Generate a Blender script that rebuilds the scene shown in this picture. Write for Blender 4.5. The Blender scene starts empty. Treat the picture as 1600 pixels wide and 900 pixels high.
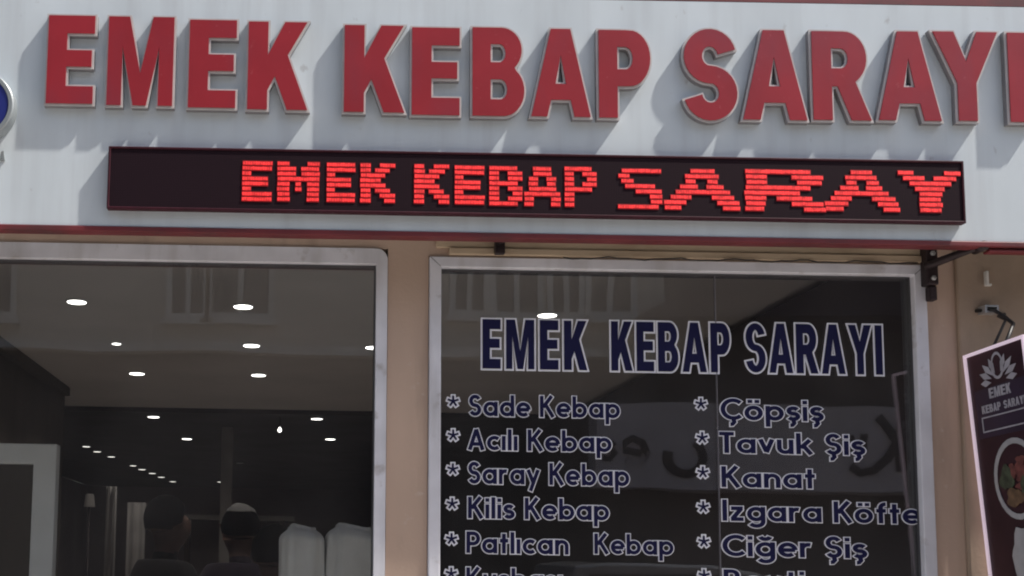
import bpy, bmesh, math, random
from math import sin, cos, pi, radians, atan2, hypot
from mathutils import Vector, Matrix
from mathutils.geometry import tessellate_polygon

random.seed(7)
S = bpy.context.scene
COL = S.collection

# ------------------------------------------------------------------ camera
F = 1750.0                       # focal length in pixels of the 1600 px wide photograph
CX, CY = 465.0, 690.0            # optical centre (the photograph is a crop of a larger frame)
PITCH, ROLL = radians(5.8), radians(1.0)
EYE = Vector((0.0, -3.24, 1.60))
cam_d = bpy.data.cameras.new('camera')
cam = bpy.data.objects.new('camera', cam_d)
COL.objects.link(cam)
CR = Matrix.Rotation(pi / 2 + PITCH, 3, 'X') @ Matrix.Rotation(ROLL, 3, 'Z')
cam.matrix_world = Matrix.Translation(EYE) @ CR.to_4x4()
cam_d.sensor_width = 36.0
cam_d.lens = 36.0 * F / 1600.0
cam_d.shift_x = (800 - CX) / 1600.0
cam_d.shift_y = (CY - 450) / 1600.0
cam_d.clip_start = 0.05
cam_d.clip_end = 600
S.camera = cam

# ------------------------------------------------------------------ sky, sun, exposure
SUN = Vector((0.54, -0.155, 0.80)).normalized()      # direction towards the sun
w = bpy.data.worlds.new('World')
S.world = w
w.use_nodes = True
nt = w.node_tree
sky = nt.nodes.new('ShaderNodeTexSky')
sky.sky_type = 'NISHITA'
sky.sun_disc = False
sky.sun_elevation = math.asin(SUN.z)
sky.sun_rotation = atan2(SUN.x, SUN.y)
sky.air_density = 1.2
sky.dust_density = 2.5
nt.links.new(sky.outputs[0], nt.nodes['Background'].inputs[0])
nt.nodes['Background'].inputs[1].default_value = 0.13
sl = bpy.data.lights.new('sun', 'SUN')
sl.energy = 4.4
sl.angle = radians(1.2)
sl.color = (1.0, 0.95, 0.88)
sun = bpy.data.objects.new('sun', sl)
COL.objects.link(sun)
sun.rotation_euler = (-SUN).to_track_quat('-Z', 'Y').to_euler()
sun.location = (4, -8, 12)
S.view_settings.view_transform = 'Standard'
S.view_settings.look = 'None'
S.view_settings.gamma = 1
S.view_settings.use_curve_mapping = False
S.view_settings.exposure = 0.30
S.render.engine = 'CYCLES'
S.cycles.use_denoising = True
S.cycles.max_bounces = 8
S.cycles.transparent_max_bounces = 16
S.cycles.filter_width = 2.0


# ------------------------------------------------------------------ measuring helpers
def ray(px, py):
    return CR @ Vector(((px - CX) / F, -(py - CY) / F, -1.0))


def at(px, py, Y):
    """point of the plane y = Y that the photograph shows at pixel (px, py)"""
    d = ray(px, py)
    return EYE + d * ((Y - EYE.y) / d.y)


def atz(px, py, Z):
    d = ray(px, py)
    return EYE + d * ((Z - EYE.z) / d.z)


def rect(x0, y0, x1, y1, Y):
    """left, bottom, right, top in metres of a rectangle measured in the photograph"""
    mx, my = (x0 + x1) / 2, (y0 + y1) / 2
    return at(x0, my, Y).x, at(mx, y1, Y).z, at(x1, my, Y).x, at(mx, y0, Y).z


# ------------------------------------------------------------------ materials
def mat(name, col, rough=0.6, metal=0.0, var=0.12, scale=6.0, bump=0.0, bscale=None, spec=0.5,
        emit=None, estr=0.0, stretch=None, coat=0.0):
    m = bpy.data.materials.new(name)
    m.use_nodes = True
    n = m.node_tree
    b = n.nodes['Principled BSDF']
    b.inputs['Roughness'].default_value = rough
    b.inputs['Metallic'].default_value = metal
    b.inputs['Specular IOR Level'].default_value = spec
    b.inputs['Coat Weight'].default_value = coat
    tc = n.nodes.new('ShaderNodeTexCoord')
    src = tc.outputs['Object']
    if stretch:
        mp = n.nodes.new('ShaderNodeMapping')
        mp.inputs['Scale'].default_value = stretch
        n.links.new(src, mp.inputs[0])
        src = mp.outputs[0]
    no = n.nodes.new('ShaderNodeTexNoise')
    no.inputs['Scale'].default_value = scale
    no.inputs['Detail'].default_value = 5
    n.links.new(src, no.inputs['Vector'])
    mx = n.nodes.new('ShaderNodeMix')
    mx.data_type = 'RGBA'
    lo = [c * (1 - var) for c in col]
    hi = [min(1, c * (1 + var)) for c in col]
    mr = n.nodes.new('ShaderNodeMapRange')
    mr.inputs[1].default_value = 0.32
    mr.inputs[2].default_value = 0.68
    n.links.new(no.outputs[0], mr.inputs[0])
    n.links.new(mr.outputs[0], mx.inputs['Factor'])
    mx.inputs['A'].default_value = (*lo, 1)
    mx.inputs['B'].default_value = (*hi, 1)
    n.links.new(mx.outputs['Result'], b.inputs['Base Color'])
    if bump:
        bn = n.nodes.new('ShaderNodeTexNoise')
        bn.inputs['Scale'].default_value = bscale or scale * 8
        bn.inputs['Detail'].default_value = 4
        n.links.new(tc.outputs['Object'], bn.inputs['Vector'])
        bp = n.nodes.new('ShaderNodeBump')
        bp.inputs['Strength'].default_value = bump
        bp.inputs['Distance'].default_value = 0.01
        n.links.new(bn.outputs[0], bp.inputs['Height'])
        n.links.new(bp.outputs[0], b.inputs['Normal'])
    if emit:
        b.inputs['Emission Color'].default_value = (*emit, 1)
        b.inputs['Emission Strength'].default_value = estr
    return m


def glass_mat(name, tint, f0):
    """clear pane: Schlick reflection over straight transmission, the same from both sides"""
    m = bpy.data.materials.new(name)
    m.use_nodes = True
    n = m.node_tree
    for x in list(n.nodes):
        if x.type != 'OUTPUT_MATERIAL':
            n.nodes.remove(x)
    out = [x for x in n.nodes if x.type == 'OUTPUT_MATERIAL'][0]
    g = n.nodes.new('ShaderNodeNewGeometry')
    dot = n.nodes.new('ShaderNodeVectorMath')
    dot.operation = 'DOT_PRODUCT'
    n.links.new(g.outputs['Normal'], dot.inputs[0])
    n.links.new(g.outputs['Incoming'], dot.inputs[1])
    ab = n.nodes.new('ShaderNodeMath'); ab.operation = 'ABSOLUTE'
    n.links.new(dot.outputs['Value'], ab.inputs[0])
    su = n.nodes.new('ShaderNodeMath'); su.operation = 'SUBTRACT'
    su.inputs[0].default_value = 1.0
    n.links.new(ab.outputs[0], su.inputs[1])
    pw = n.nodes.new('ShaderNodeMath'); pw.operation = 'POWER'
    n.links.new(su.outputs[0], pw.inputs[0]); pw.inputs[1].default_value = 5
    ma = n.nodes.new('ShaderNodeMath'); ma.operation = 'MULTIPLY_ADD'
    n.links.new(pw.outputs[0], ma.inputs[0])
    ma.inputs[1].default_value = 1 - f0
    ma.inputs[2].default_value = f0
    tr = n.nodes.new('ShaderNodeBsdfTransparent')
    tr.inputs[0].default_value = (*tint, 1)
    gl = n.nodes.new('ShaderNodeBsdfGlossy')
    gl.inputs['Roughness'].default_value = 0.012
    gl.inputs['Color'].default_value = (1, 1, 1, 1)
    tc = n.nodes.new('ShaderNodeTexCoord')
    no = n.nodes.new('ShaderNodeTexNoise'); no.inputs['Scale'].default_value = 1.6
    bp = n.nodes.new('ShaderNodeBump'); bp.inputs['Strength'].default_value = 0.05
    bp.inputs['Distance'].default_value = 0.02
    n.links.new(tc.outputs['Object'], no.inputs['Vector'])
    n.links.new(no.outputs[0], bp.inputs['Height'])
    n.links.new(bp.outputs[0], gl.inputs['Normal'])
    mx = n.nodes.new('ShaderNodeMixShader')
    n.links.new(ma.outputs[0], mx.inputs[0])
    n.links.new(tr.outputs[0], mx.inputs[1])
    n.links.new(gl.outputs[0], mx.inputs[2])
    du = n.nodes.new('ShaderNodeBsdfDiffuse'); du.inputs['Color'].default_value = (.62, .58, .58, 1)
    dn = n.nodes.new('ShaderNodeTexNoise'); dn.inputs['Scale'].default_value = 2.5; dn.inputs['Detail'].default_value = 7
    dr_ = n.nodes.new('ShaderNodeMapRange')
    dr_.inputs[1].default_value = .30; dr_.inputs[2].default_value = .72; dr_.inputs[3].default_value = .004; dr_.inputs[4].default_value = .026
    n.links.new(tc.outputs['Object'], dn.inputs['Vector']); n.links.new(dn.outputs[0], dr_.inputs[0])
    mz = n.nodes.new('ShaderNodeMixShader')
    n.links.new(dr_.outputs[0], mz.inputs[0]); n.links.new(mx.outputs[0], mz.inputs[1]); n.links.new(du.outputs[0], mz.inputs[2])
    n.links.new(mz.outputs[0], out.inputs[0])
    return m


M = dict(
    fascia=mat('fascia_panel', (0.69, 0.755, 0.795), 0.38, 0, 0.07, 2.6, 0.06, 3.0, stretch=(1.8, 1, .7)),
    red_trim=mat('maroon_trim', (0.17, 0.026, 0.032), 0.5, 0, 0.15, 8),
    return_=mat('letter_return', (0.26, 0.25, 0.26), 0.45, 0.2, 0.1, 20),
    lip=mat('letter_lip', (0.60, 0.57, 0.56), 0.4, 0.1, 0.08, 20),
    red=mat('red_acrylic', (0.35, 0.022, 0.034), 0.35, 0, 0.10, 5, 0.03, 30),
    black=mat('black_housing', (0.050, 0.010, 0.018), 0.6, 0, 0.2, 20, spec=0.2),
    led_face=mat('led_face', (0.012, 0.007, 0.011), 0.7, 0, 0.2, 60, spec=0.12),
    led=mat('led_lit', (0.30, 0.02, 0.02), 0.5, 0, 0.1, 40, emit=(1.0, 0.034, 0.036), estr=0.72),
    led_glow=mat('led_spill', (0.10, 0.008, 0.010), 0.5, 0, 0.1, 40, emit=(1.0, 0.010, 0.016), estr=0.13),
    plaster=mat('tan_plaster', (0.54, 0.395, 0.31), 0.85, 0, 0.10, 2.6, 0.10, 90, stretch=(1.6, 1.6, .5)),
    plaster2=mat('olive_plaster', (0.34, 0.255, 0.19), 0.85, 0, 0.16, 4.0, 0.12, 80),
    header=mat('header_board', (0.52, 0.40, 0.28), 0.75, 0, 0.12, 5, 0.15, 40, stretch=(0.4, 1, 3)),
    frame=mat('window_frame', (0.74, 0.74, 0.80), 0.38, 0.0, 0.11, 7, 0.04, 40),
    seal=mat('rubber_seal', (0.08, 0.08, 0.09), 0.6),
    silicone=mat('silicone_joint', (0.16, 0.15, 0.17), 0.5),
    glass=glass_mat('shop_glass', (0.86, 0.87, 0.87), 0.062),
    glass_in=glass_mat('inner_glass', (0.8, 0.82, 0.82), 0.05),
    vinyl=mat('pale_vinyl', (0.86, 0.86, 0.93), 0.6, 0, 0.06, 20),
    navy=mat('navy_vinyl', (0.014, 0.014, 0.060), 0.7, 0, 0.1, 20, spec=0.15),
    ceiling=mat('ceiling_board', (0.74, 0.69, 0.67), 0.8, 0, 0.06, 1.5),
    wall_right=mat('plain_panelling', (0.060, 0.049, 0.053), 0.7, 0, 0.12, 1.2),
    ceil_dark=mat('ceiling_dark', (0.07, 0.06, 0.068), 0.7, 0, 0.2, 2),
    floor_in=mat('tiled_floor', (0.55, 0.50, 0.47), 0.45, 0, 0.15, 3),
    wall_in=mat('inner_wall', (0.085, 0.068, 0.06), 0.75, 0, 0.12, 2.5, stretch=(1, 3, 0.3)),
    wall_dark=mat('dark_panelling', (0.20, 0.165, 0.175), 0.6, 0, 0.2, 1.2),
    lamp=mat('lamp_diffuser', (0.8, 0.8, 0.78), 0.4, emit=(1.0, 0.96, 0.90), estr=5.0),
    lamp_dim=mat('spot_diffuser', (0.8, 0.8, 0.78), 0.4, emit=(1.0, 0.95, 0.88), estr=1.6),
    lamp_rim=mat('lamp_rim', (0.5, 0.5, 0.5), 0.35, 0.2),
    steel=mat('dark_bracket', (0.035, 0.022, 0.024), 0.5, 0.4, 0.3, 25, 0.1),
    zinc=mat('zinc_metal', (0.42, 0.42, 0.42), 0.4, 0.6, 0.2, 30),
    cable=mat('black_cable', (0.02, 0.018, 0.018), 0.5),
    blue=mat('emblem_blue', (0.020, 0.030, 0.20), 0.35, 0, 0.15, 6),
    emblem_rim=mat('emblem_rim', (0.33, 0.36, 0.37), 0.4, 0.3),
    board=mat('board_maroon', (0.034, 0.010, 0.017), 0.40, 0, 0.3, 5, spec=0.35),
    board_blk=mat('board_purple', (0.030, 0.016, 0.040), 0.4, 0, 0.2, 8),
    edge=mat('board_edge', (0.72, 0.60, 0.68), 0.35, emit=(1.0, 0.80, 0.95), estr=0.30),
    print_w=mat('print_white', (0.42, 0.41, 0.46), 0.5, 0, 0.12, 30),
    plate=mat('plate_white', (0.40, 0.40, 0.42), 0.4, 0, 0.1, 30),
    meat=mat('printed_meat', (0.15, 0.045, 0.040), 0.5, 0, 0.5, 40),
    bread=mat('printed_bread', (0.15, 0.09, 0.05), 0.5, 0, 0.4, 40),
    green=mat('printed_salad', (0.055, 0.07, 0.042), 0.5, 0, 0.5, 50),
    skin=mat('skin', (0.11, 0.062, 0.050), 0.7, spec=0.2),
    hair=mat('dark_hair', (0.003, 0.0025, 0.003), 0.95, spec=0.03),
    cloth_dark=mat('dark_clothes', (0.010, 0.008, 0.010), 0.95, 0, 0.2, 12, 0.2, 60),
    cloth_plum=mat('plum_clothes', (0.018, 0.010, 0.022), 0.95, 0, 0.2, 12, 0.2, 60),
    cap=mat('pale_cap', (0.06, 0.055, 0.055), 0.8, 0, 0.1, 12),
    cloth_white=mat('pale_fabric', (0.84, 0.83, 0.80), 0.9, 0, 0.08, 7, 0.3, 25),
    door_frame=mat('pale_door_frame', (0.80, 0.82, 0.82), 0.5, 0, 0.06, 6),
    wood=mat('dark_counter', (0.05, 0.03, 0.022), 0.5, 0, 0.25, 4, stretch=(1, 6, 6)),
    curtain=mat('grey_curtain', (0.30, 0.28, 0.27), 0.9, 0, 0.1, 6),
    asphalt=mat('asphalt', (0.055, 0.055, 0.058), 0.9, 0, 0.25, 3, 0.5, 120),
    paving=mat('paving', (0.42, 0.39, 0.36), 0.85, 0, 0.15, 4, 0.2, 50),
    kerb=mat('kerb_stone', (0.34, 0.33, 0.31), 0.85, 0, 0.15, 6, 0.2, 40),
    white_paint=mat('road_paint', (0.6, 0.6, 0.58), 0.8, 0, 0.2, 12),
    earth=mat('earth', (0.12, 0.11, 0.09), 0.95, 0, 0.2, 0.3),
    opp_wall=mat('beige_render', (0.52, 0.47, 0.40), 0.85, 0, 0.08, 1.5, 0.1, 30),
    opp_trim=mat('pale_trim', (0.62, 0.60, 0.56), 0.7),
    opp_dark=mat('grey_render', (0.10, 0.085, 0.09), 0.85, 0, 0.15, 1.5),
    opp_glass=mat('far_glass', (0.03, 0.035, 0.04), 0.08, 0, 0.1, 3),
    opp_shop=mat('far_shopfront', (0.035, 0.03, 0.03), 0.5, 0, 0.3, 1.5),
    opp_sign=mat('far_sign', (0.60, 0.52, 0.54), 0.6, 0, 0.1, 3),
    opp_letter=mat('far_letters', (0.018, 0.012, 0.022), 0.6),
    awning=mat('dark_awning', (0.045, 0.035, 0.05), 0.85, 0, 0.15, 4),
    car=mat('grey_car_paint', (0.26, 0.27, 0.29), 0.3, 0.3, 0.03, 10, coat=0.6),
    tyre=mat('tyre_rubber', (0.02, 0.02, 0.02), 0.8),
    rim=mat('wheel_rim', (0.4, 0.4, 0.42), 0.35, 0.7),
    headlight=mat('headlight', (0.6, 0.6, 0.6), 0.15),
    tail=mat('tail_light', (0.3, 0.02, 0.02), 0.25),
)


def weather(m, col, scale, stretch, lo, hi, amount):
    """stains, specks or streaks with a shape of their own, mixed over a material's colour"""
    n = m.node_tree
    b = n.nodes['Principled BSDF']
    src = b.inputs['Base Color'].links[0].from_socket
    tc = n.nodes.new('ShaderNodeTexCoord')
    mp = n.nodes.new('ShaderNodeMapping'); mp.inputs['Scale'].default_value = stretch
    mp.inputs['Location'].default_value = (3.1, 1.7, 5.3)
    no = n.nodes.new('ShaderNodeTexNoise'); no.inputs['Scale'].default_value = scale; no.inputs['Detail'].default_value = 6
    mr = n.nodes.new('ShaderNodeMapRange')
    mr.inputs[1].default_value = lo; mr.inputs[2].default_value = hi; mr.inputs[4].default_value = amount
    mx = n.nodes.new('ShaderNodeMix'); mx.data_type = 'RGBA'
    mx.inputs['B'].default_value = (*col, 1)
    n.links.new(tc.outputs['Object'], mp.inputs[0]); n.links.new(mp.outputs[0], no.inputs['Vector'])
    n.links.new(no.outputs[0], mr.inputs[0]); n.links.new(mr.outputs[0], mx.inputs['Factor'])
    n.links.new(src, mx.inputs['A']); n.links.new(mx.outputs['Result'], b.inputs['Base Color'])


weather(M['fascia'], (0.52, 0.55, 0.58), 3.0, (5, 1, .35), .50, .72, .42)          # rain streaks
weather(M['fascia'], (0.40, 0.40, 0.40), 26, (1, 1, .6), .68, .76, .5)             # specks of dirt
weather(M['frame'], (0.34, 0.30, 0.28), 16, (1, 1, 1), .60, .74, .7)               # scuffs
weather(M['frame'], (0.46, 0.44, 0.44), 4, (3, 1, .5), .52, .70, .5)
weather(M['plaster'], (0.30, 0.22, 0.17), 5, (2.2, 1, .45), .54, .74, .55)         # drips
weather(M['plaster'], (0.60, 0.49, 0.41), 22, (1, 1, 1), .66, .74, .6)             # chips
weather(M['plaster2'], (0.25, 0.20, 0.15), 7, (1.5, 1, .6), .52, .72, .6)
weather(M['header'], (0.30, 0.21, 0.14), 9, (.5, 1, 2), .52, .70, .6)
weather(M['red'], (0.27, 0.035, 0.055), 4, (2, 1, .8), .50, .70, .6)               # faded, dusty acrylic
weather(M['red'], (0.44, 0.09, 0.10), 60, (1, 1, 1), .68, .76, .5)
weather(M['red_trim'], (0.07, 0.03, 0.03), 12, (.6, 1, 2), .52, .70, .6)
weather(M['cloth_white'], (0.62, 0.60, 0.56), 9, (1, 1, .5), .50, .70, .6)

# diodes: uneven brightness of the lit ones, a faint grid of dark ones on the screen
n = M['led'].node_tree
b = n.nodes['Principled BSDF']
tc = n.nodes.new('ShaderNodeTexCoord')
no = n.nodes.new('ShaderNodeTexNoise'); no.inputs['Scale'].default_value = 70; no.inputs['Detail'].default_value = 1
mr = n.nodes.new('ShaderNodeMapRange')
mr.inputs[1].default_value = .35; mr.inputs[2].default_value = .65; mr.inputs[3].default_value = .50; mr.inputs[4].default_value = 1.05
n.links.new(tc.outputs['Object'], no.inputs['Vector']); n.links.new(no.outputs[0], mr.inputs[0])
n.links.new(mr.outputs[0], b.inputs['Emission Strength'])
n = M['led_face'].node_tree
b = n.nodes['Principled BSDF']
tc = n.nodes.new('ShaderNodeTexCoord')
sx = n.nodes.new('ShaderNodeSeparateXYZ'); n.links.new(tc.outputs['Object'], sx.inputs[0])
w_ = []
for ax in ('X', 'Z'):
    m1 = n.nodes.new('ShaderNodeMath'); m1.operation = 'MULTIPLY'; m1.inputs[1].default_value = 2 * pi / .010
    m2 = n.nodes.new('ShaderNodeMath'); m2.operation = 'SINE'
    n.links.new(sx.outputs[ax], m1.inputs[0]); n.links.new(m1.outputs[0], m2.inputs[0]); w_.append(m2)
m3 = n.nodes.new('ShaderNodeMath'); m3.operation = 'MULTIPLY'
m3b = n.nodes.new('ShaderNodeMath'); m3b.operation = 'ABSOLUTE'
n.links.new(w_[0].outputs[0], m3.inputs[0]); n.links.new(w_[1].outputs[0], m3.inputs[1]); n.links.new(m3.outputs[0], m3b.inputs[0])
m4 = n.nodes.new('ShaderNodeMapRange'); m4.inputs[1].default_value = .35; m4.inputs[2].default_value = .7
n.links.new(m3b.outputs[0], m4.inputs[0])
mx = n.nodes.new('ShaderNodeMix'); mx.data_type = 'RGBA'
mx.inputs['A'].default_value = (.008, .005, .008, 1); mx.inputs['B'].default_value = (.038, .014, .022, 1)
n.links.new(m4.outputs[0], mx.inputs['Factor']); n.links.new(mx.outputs['Result'], b.inputs['Base Color'])


# ------------------------------------------------------------------ object helpers
def tag(o, label=None, cat=None, group=None, kind=None):
    if label: o['label'] = label
    if cat: o['category'] = cat
    if group: o['group'] = group
    if kind: o['kind'] = kind
    return o


def empty(name, loc=(0, 0, 0), label=None, cat=None, group=None, rz=0):
    o = bpy.data.objects.new(name, None)
    o.empty_display_size = 0.1
    o.location = loc
    o.rotation_euler = (0, 0, rz)
    COL.objects.link(o)
    return tag(o, label, cat, group)


class MB:
    """mesh builder: world coordinates, one or more material slots"""
    def __init__(self):
        self.v, self.f, self.mi, self.sm = [], [], [], []

    def add(self, verts, faces, mi=0, smooth=False):
        k = len(self.v)
        self.v += [tuple(p) for p in verts]
        self.f += [tuple(i + k for i in f) for f in faces]
        self.mi += [mi] * len(faces)
        self.sm += [smooth] * len(faces)
        return self

    def box(self, x0, y0, z0, x1, y1, z1, mi=0):
        v = [(x, y, z) for x in (x0, x1) for y in (y0, y1) for z in (z0, z1)]
        f = [(0, 1, 3, 2), (4, 6, 7, 5), (0, 4, 5, 1), (2, 3, 7, 6), (0, 2, 6, 4), (1, 5, 7, 3)]
        return self.add(v, f, mi)

    def prism(self, polys, place, y0, y1, mi=0, back=True):
        """polys: outer loop then holes in 2-D; place(u, v, y) -> 3-D; from y0 (front) to y1"""
        tri = tessellate_polygon([[Vector((p[0], p[1], 0)) for p in lp] for lp in polys])
        flat = [p for lp in polys for p in lp]
        n = len(flat)
        v = [place(u, q, y0) for u, q in flat]
        faces = [tuple(t) for t in tri]
        if y1 is not None:
            v += [place(u, q, y1) for u, q in flat]
            if back:
                faces += [tuple(i + n for i in reversed(t)) for t in tri]
            k = 0
            for lp in polys:
                m = len(lp)
                for i in range(m):
                    a, b = k + i, k + (i + 1) % m
                    faces.append((a, b, b + n, a + n))
                k += m
        return self.add(v, faces, mi)

    def tube(self, pts, r, seg=10, mi=0, cap=True):
        pts = [Vector(p) for p in pts]
        rr = r if isinstance(r, (list, tuple)) else [r] * len(pts)
        rings = []
        for i, p in enumerate(pts):
            t = (pts[min(i + 1, len(pts) - 1)] - pts[max(i - 1, 0)]).normalized()
            a = t.orthogonal().normalized() if i == 0 else (ua - t * ua.dot(t)).normalized()
            ua = a
            b = t.cross(a)
            rings.append([p + (a * cos(2 * pi * k / seg) + b * sin(2 * pi * k / seg)) * rr[i] for k in range(seg)])
        v = [q for rg in rings for q in rg]
        f = []
        for i in range(len(pts) - 1):
            for k in range(seg):
                a, b = i * seg + k, i * seg + (k + 1) % seg
                f.append((a, b, b + seg, a + seg))
        if cap:
            f.append(tuple(range(seg - 1, -1, -1)))
            f.append(tuple((len(pts) - 1) * seg + k for k in range(seg)))
        return self.add(v, f, mi, True)

    def lathe(self, prof, centre, axis='z', seg=32, mi=0):
        """prof: (radius, height) pairs"""
        c = Vector(centre)
        v, f = [], []
        for r, h in prof:
            for k in range(seg):
                a = 2 * pi * k / seg
                q = (r * cos(a), r * sin(a), h) if axis == 'z' else (r * cos(a), -h, r * sin(a))
                v.append(c + Vector(q))
        for i in range(len(prof) - 1):
            for k in range(seg):
                a, b = i * seg + k, i * seg + (k + 1) % seg
                f.append((a, b, b + seg, a + seg))
        f.append(tuple(range(seg)))
        f.append(tuple((len(prof) - 1) * seg + k for k in range(seg)))
        return self.add(v, f, mi, False)

    def build(self, name, mats, parent=None, bevel=0, label=None):
        me = bpy.data.meshes.new(name)
        off = parent_origin(parent)
        me.from_pydata([tuple(Vector(p) - off) for p in self.v], [], self.f)
        for m in (mats if isinstance(mats, (list, tuple)) else [mats]):
            me.materials.append(m)
        for p, mi, s in zip(me.polygons, self.mi, self.sm):
            p.material_index = mi
            p.use_smooth = s
        bm = bmesh.new(); bm.from_mesh(me)
        bmesh.ops.recalc_face_normals(bm, faces=bm.faces)
        bm.to_mesh(me); bm.free()
        o = bpy.data.objects.new(name, me)
        COL.objects.link(o)
        if parent: o.parent = parent
        if bevel:
            b = o.modifiers.new('bevel', 'BEVEL')
            b.width = bevel; b.segments = 2; b.limit_method = 'ANGLE'; b.angle_limit = radians(40)
        if label: o['label'] = label
        return o


def parent_origin(p):
    v = Vector((0, 0, 0))
    while p:
        v += p.location
        p = p.parent
    return v


def copy_tree(o, parent=None):
    c = o.copy(); COL.objects.link(c)
    if parent: c.parent = parent
    for ch in [q for q in bpy.data.objects if q.parent is o]:
        copy_tree(ch, c)
    return c


# ------------------------------------------------------------------ lettering
def arc(cx, cy, rx, ry, a0, a1, n=12):
    return [(cx + rx * cos(radians(a0 + (a1 - a0) * i / n)), cy + ry * sin(radians(a0 + (a1 - a0) * i / n)))
            for i in range(n + 1)]


def area(lp):
    return sum(lp[i][0] * lp[(i + 1) % len(lp)][1] - lp[(i + 1) % len(lp)][0] * lp[i][1] for i in range(len(lp))) / 2


def grow(lp, d):
    """move every edge of a loop outward by d (inward if negative), with limited mitres"""
    if area(lp) < 0:
        lp = lp[::-1]
    n = len(lp)
    out = []
    for i in range(n):
        p0, p1, p2 = lp[i - 1], lp[i], lp[(i + 1) % n]
        e1 = (p1[0] - p0[0], p1[1] - p0[1]); l1 = hypot(*e1) or 1e-9
        e2 = (p2[0] - p1[0], p2[1] - p1[1]); l2 = hypot(*e2) or 1e-9
        n1 = (e1[1] / l1, -e1[0] / l1); n2 = (e2[1] / l2, -e2[0] / l2)
        bx, by = n1[0] + n2[0], n1[1] + n2[1]
        q = bx * bx + by * by
        k = 2 * d / max(q, 0.35)
        out.append((p1[0] + bx * k, p1[1] + by * k))
    return out


def ribbon_loop(pts, h0):
    """outline of an open stroke of half width h0"""
    L, R = [], []
    n = len(pts)
    for i in range(n):
        a, b = pts[max(i - 1, 0)], pts[min(i + 1, n - 1)]
        dx, dy = b[0] - a[0], b[1] - a[1]
        l = hypot(dx, dy)
        nx, ny = -dy / l, dx / l
        L.append((pts[i][0] + nx * h0, pts[i][1] + ny * h0))
        R.append((pts[i][0] - nx * h0, pts[i][1] - ny * h0))
    return L + R[::-1]


# bold display capitals in a unit box: outer loop, then holes
CAP = {
    'E': [[(0, 0), (1, 0), (1, .195), (.41, .195), (.41, .42), (.95, .42), (.95, .605), (.41, .605), (.41, .80), (1, .80), (1, 1), (0, 1)]],
    'M': [[(0, 0), (.22, 0), (.22, .66), (.40, 0), (.60, 0), (.78, .66), (.78, 0), (1, 0), (1, 1), (.68, 1), (.5, .36), (.32, 1), (0, 1)]],
    'K': [[(0, 0), (.33, 0), (.33, .22), (.45, .38), (.66, 0), (1.0, 0), (.66, .62), (.98, 1), (.61, 1), (.33, .62), (.33, 1), (0, 1)]],
    'A': [[(0, 0), (.27, 0), (.335, .19), (.665, .19), (.73, 0), (1, 0), (.665, 1), (.335, 1)], [(.41, .37), (.59, .37), (.5, .70)]],
    'P': [[(0, 0), (.36, 0), (.36, .36), (.52, .36)] + arc(.60, .68, .40, .32, -80, 80, 14) + [(.52, 1), (0, 1)],
          [(.36, .55), (.50, .55)] + arc(.52, .68, .14, .13, -80, 80, 6) + [(.50, .81), (.36, .81)]],
    'B': [[(0, 0), (.60, 0)] + arc(.60, .285, .40, .285, -80, 52, 12) + arc(.56, .745, .39, .255, -50, 80, 12) + [(.56, 1), (0, 1)],
          [(.35, .185), (.53, .185)] + arc(.54, .30, .13, .115, -80, 80, 6) + [(.53, .415), (.35, .415)],
          [(.35, .605), (.51, .605)] + arc(.52, .71, .12, .105, -80, 80, 6) + [(.51, .815), (.35, .815)]],
    'R': [[(0, 0), (.33, 0), (.33, .38), (.43, .38), (.66, 0), (1.0, 0), (.74, .43)] + arc(.56, .70, .38, .30, -48, 80, 12) + [(.54, 1), (0, 1)],
          [(.33, .58), (.47, .58)] + arc(.49, .695, .13, .115, -80, 80, 6) + [(.47, .81), (.33, .81)]],
    'Y': [[(.355, 0), (.645, 0), (.645, .42), (1, 1), (.68, 1), (.5, .66), (.32, 1), (0, 1), (.355, .42)]],
    'I': [[(0, 0), (1, 0), (1, 1), (0, 1)]],
}
_s = arc(.50, .725, .335, .165, 12, 262, 18) + arc(.50, .285, .345, .185, 82, -168, 18)


def s_outline(w, h):
    """S in metres for a letter w wide and h high"""
    t = min(0.205 * h, 0.34 * w)
    hx = t / 2
    rx, ry1 = w / 2 - hx, (h * .5 - hx * 1.0) / 2 * 1.0
    cyU, cyL = h - hx - ry1, hx + ry1
    pts = arc(w / 2, cyU, rx * .97, ry1, 14, 255, 20) + arc(w / 2, cyL, rx, ry1, 75, -166, 20)
    return [ribbon_loop(pts, hx)]


def cap_loops(ch, w, h):
    if ch == 'S':
        return s_outline(w, h)
    return [[(u * w, v * h) for u, v in lp] for lp in CAP[ch]]


# geometric sans for the menu: strokes along centre lines, x-height .68, stroke .17
H_ = .085


def ring(cx, cy, r, n=26):
    return ('ring', arc(cx, cy, r, r, 0, 360 - 360 / n, n - 1))


def st(*pts):
    return ('line', list(pts))


def sarc(cx, cy, rx, ry, a0, a1, n=12):
    return ('line', arc(cx, cy, rx, ry, a0, a1, n))


def s_small(x, h, rx):
    ry = (h - .17) / 4
    return ('line', arc(x, h - H_ - ry, rx, ry, 25, 265, 12) + arc(x, H_ + ry, rx * 1.05, ry, 85, -155, 12))


def ced(x):
    return st((x, .02), (x + .03, -.10), (x - .05, -.20), (x - .12, -.20))


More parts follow.
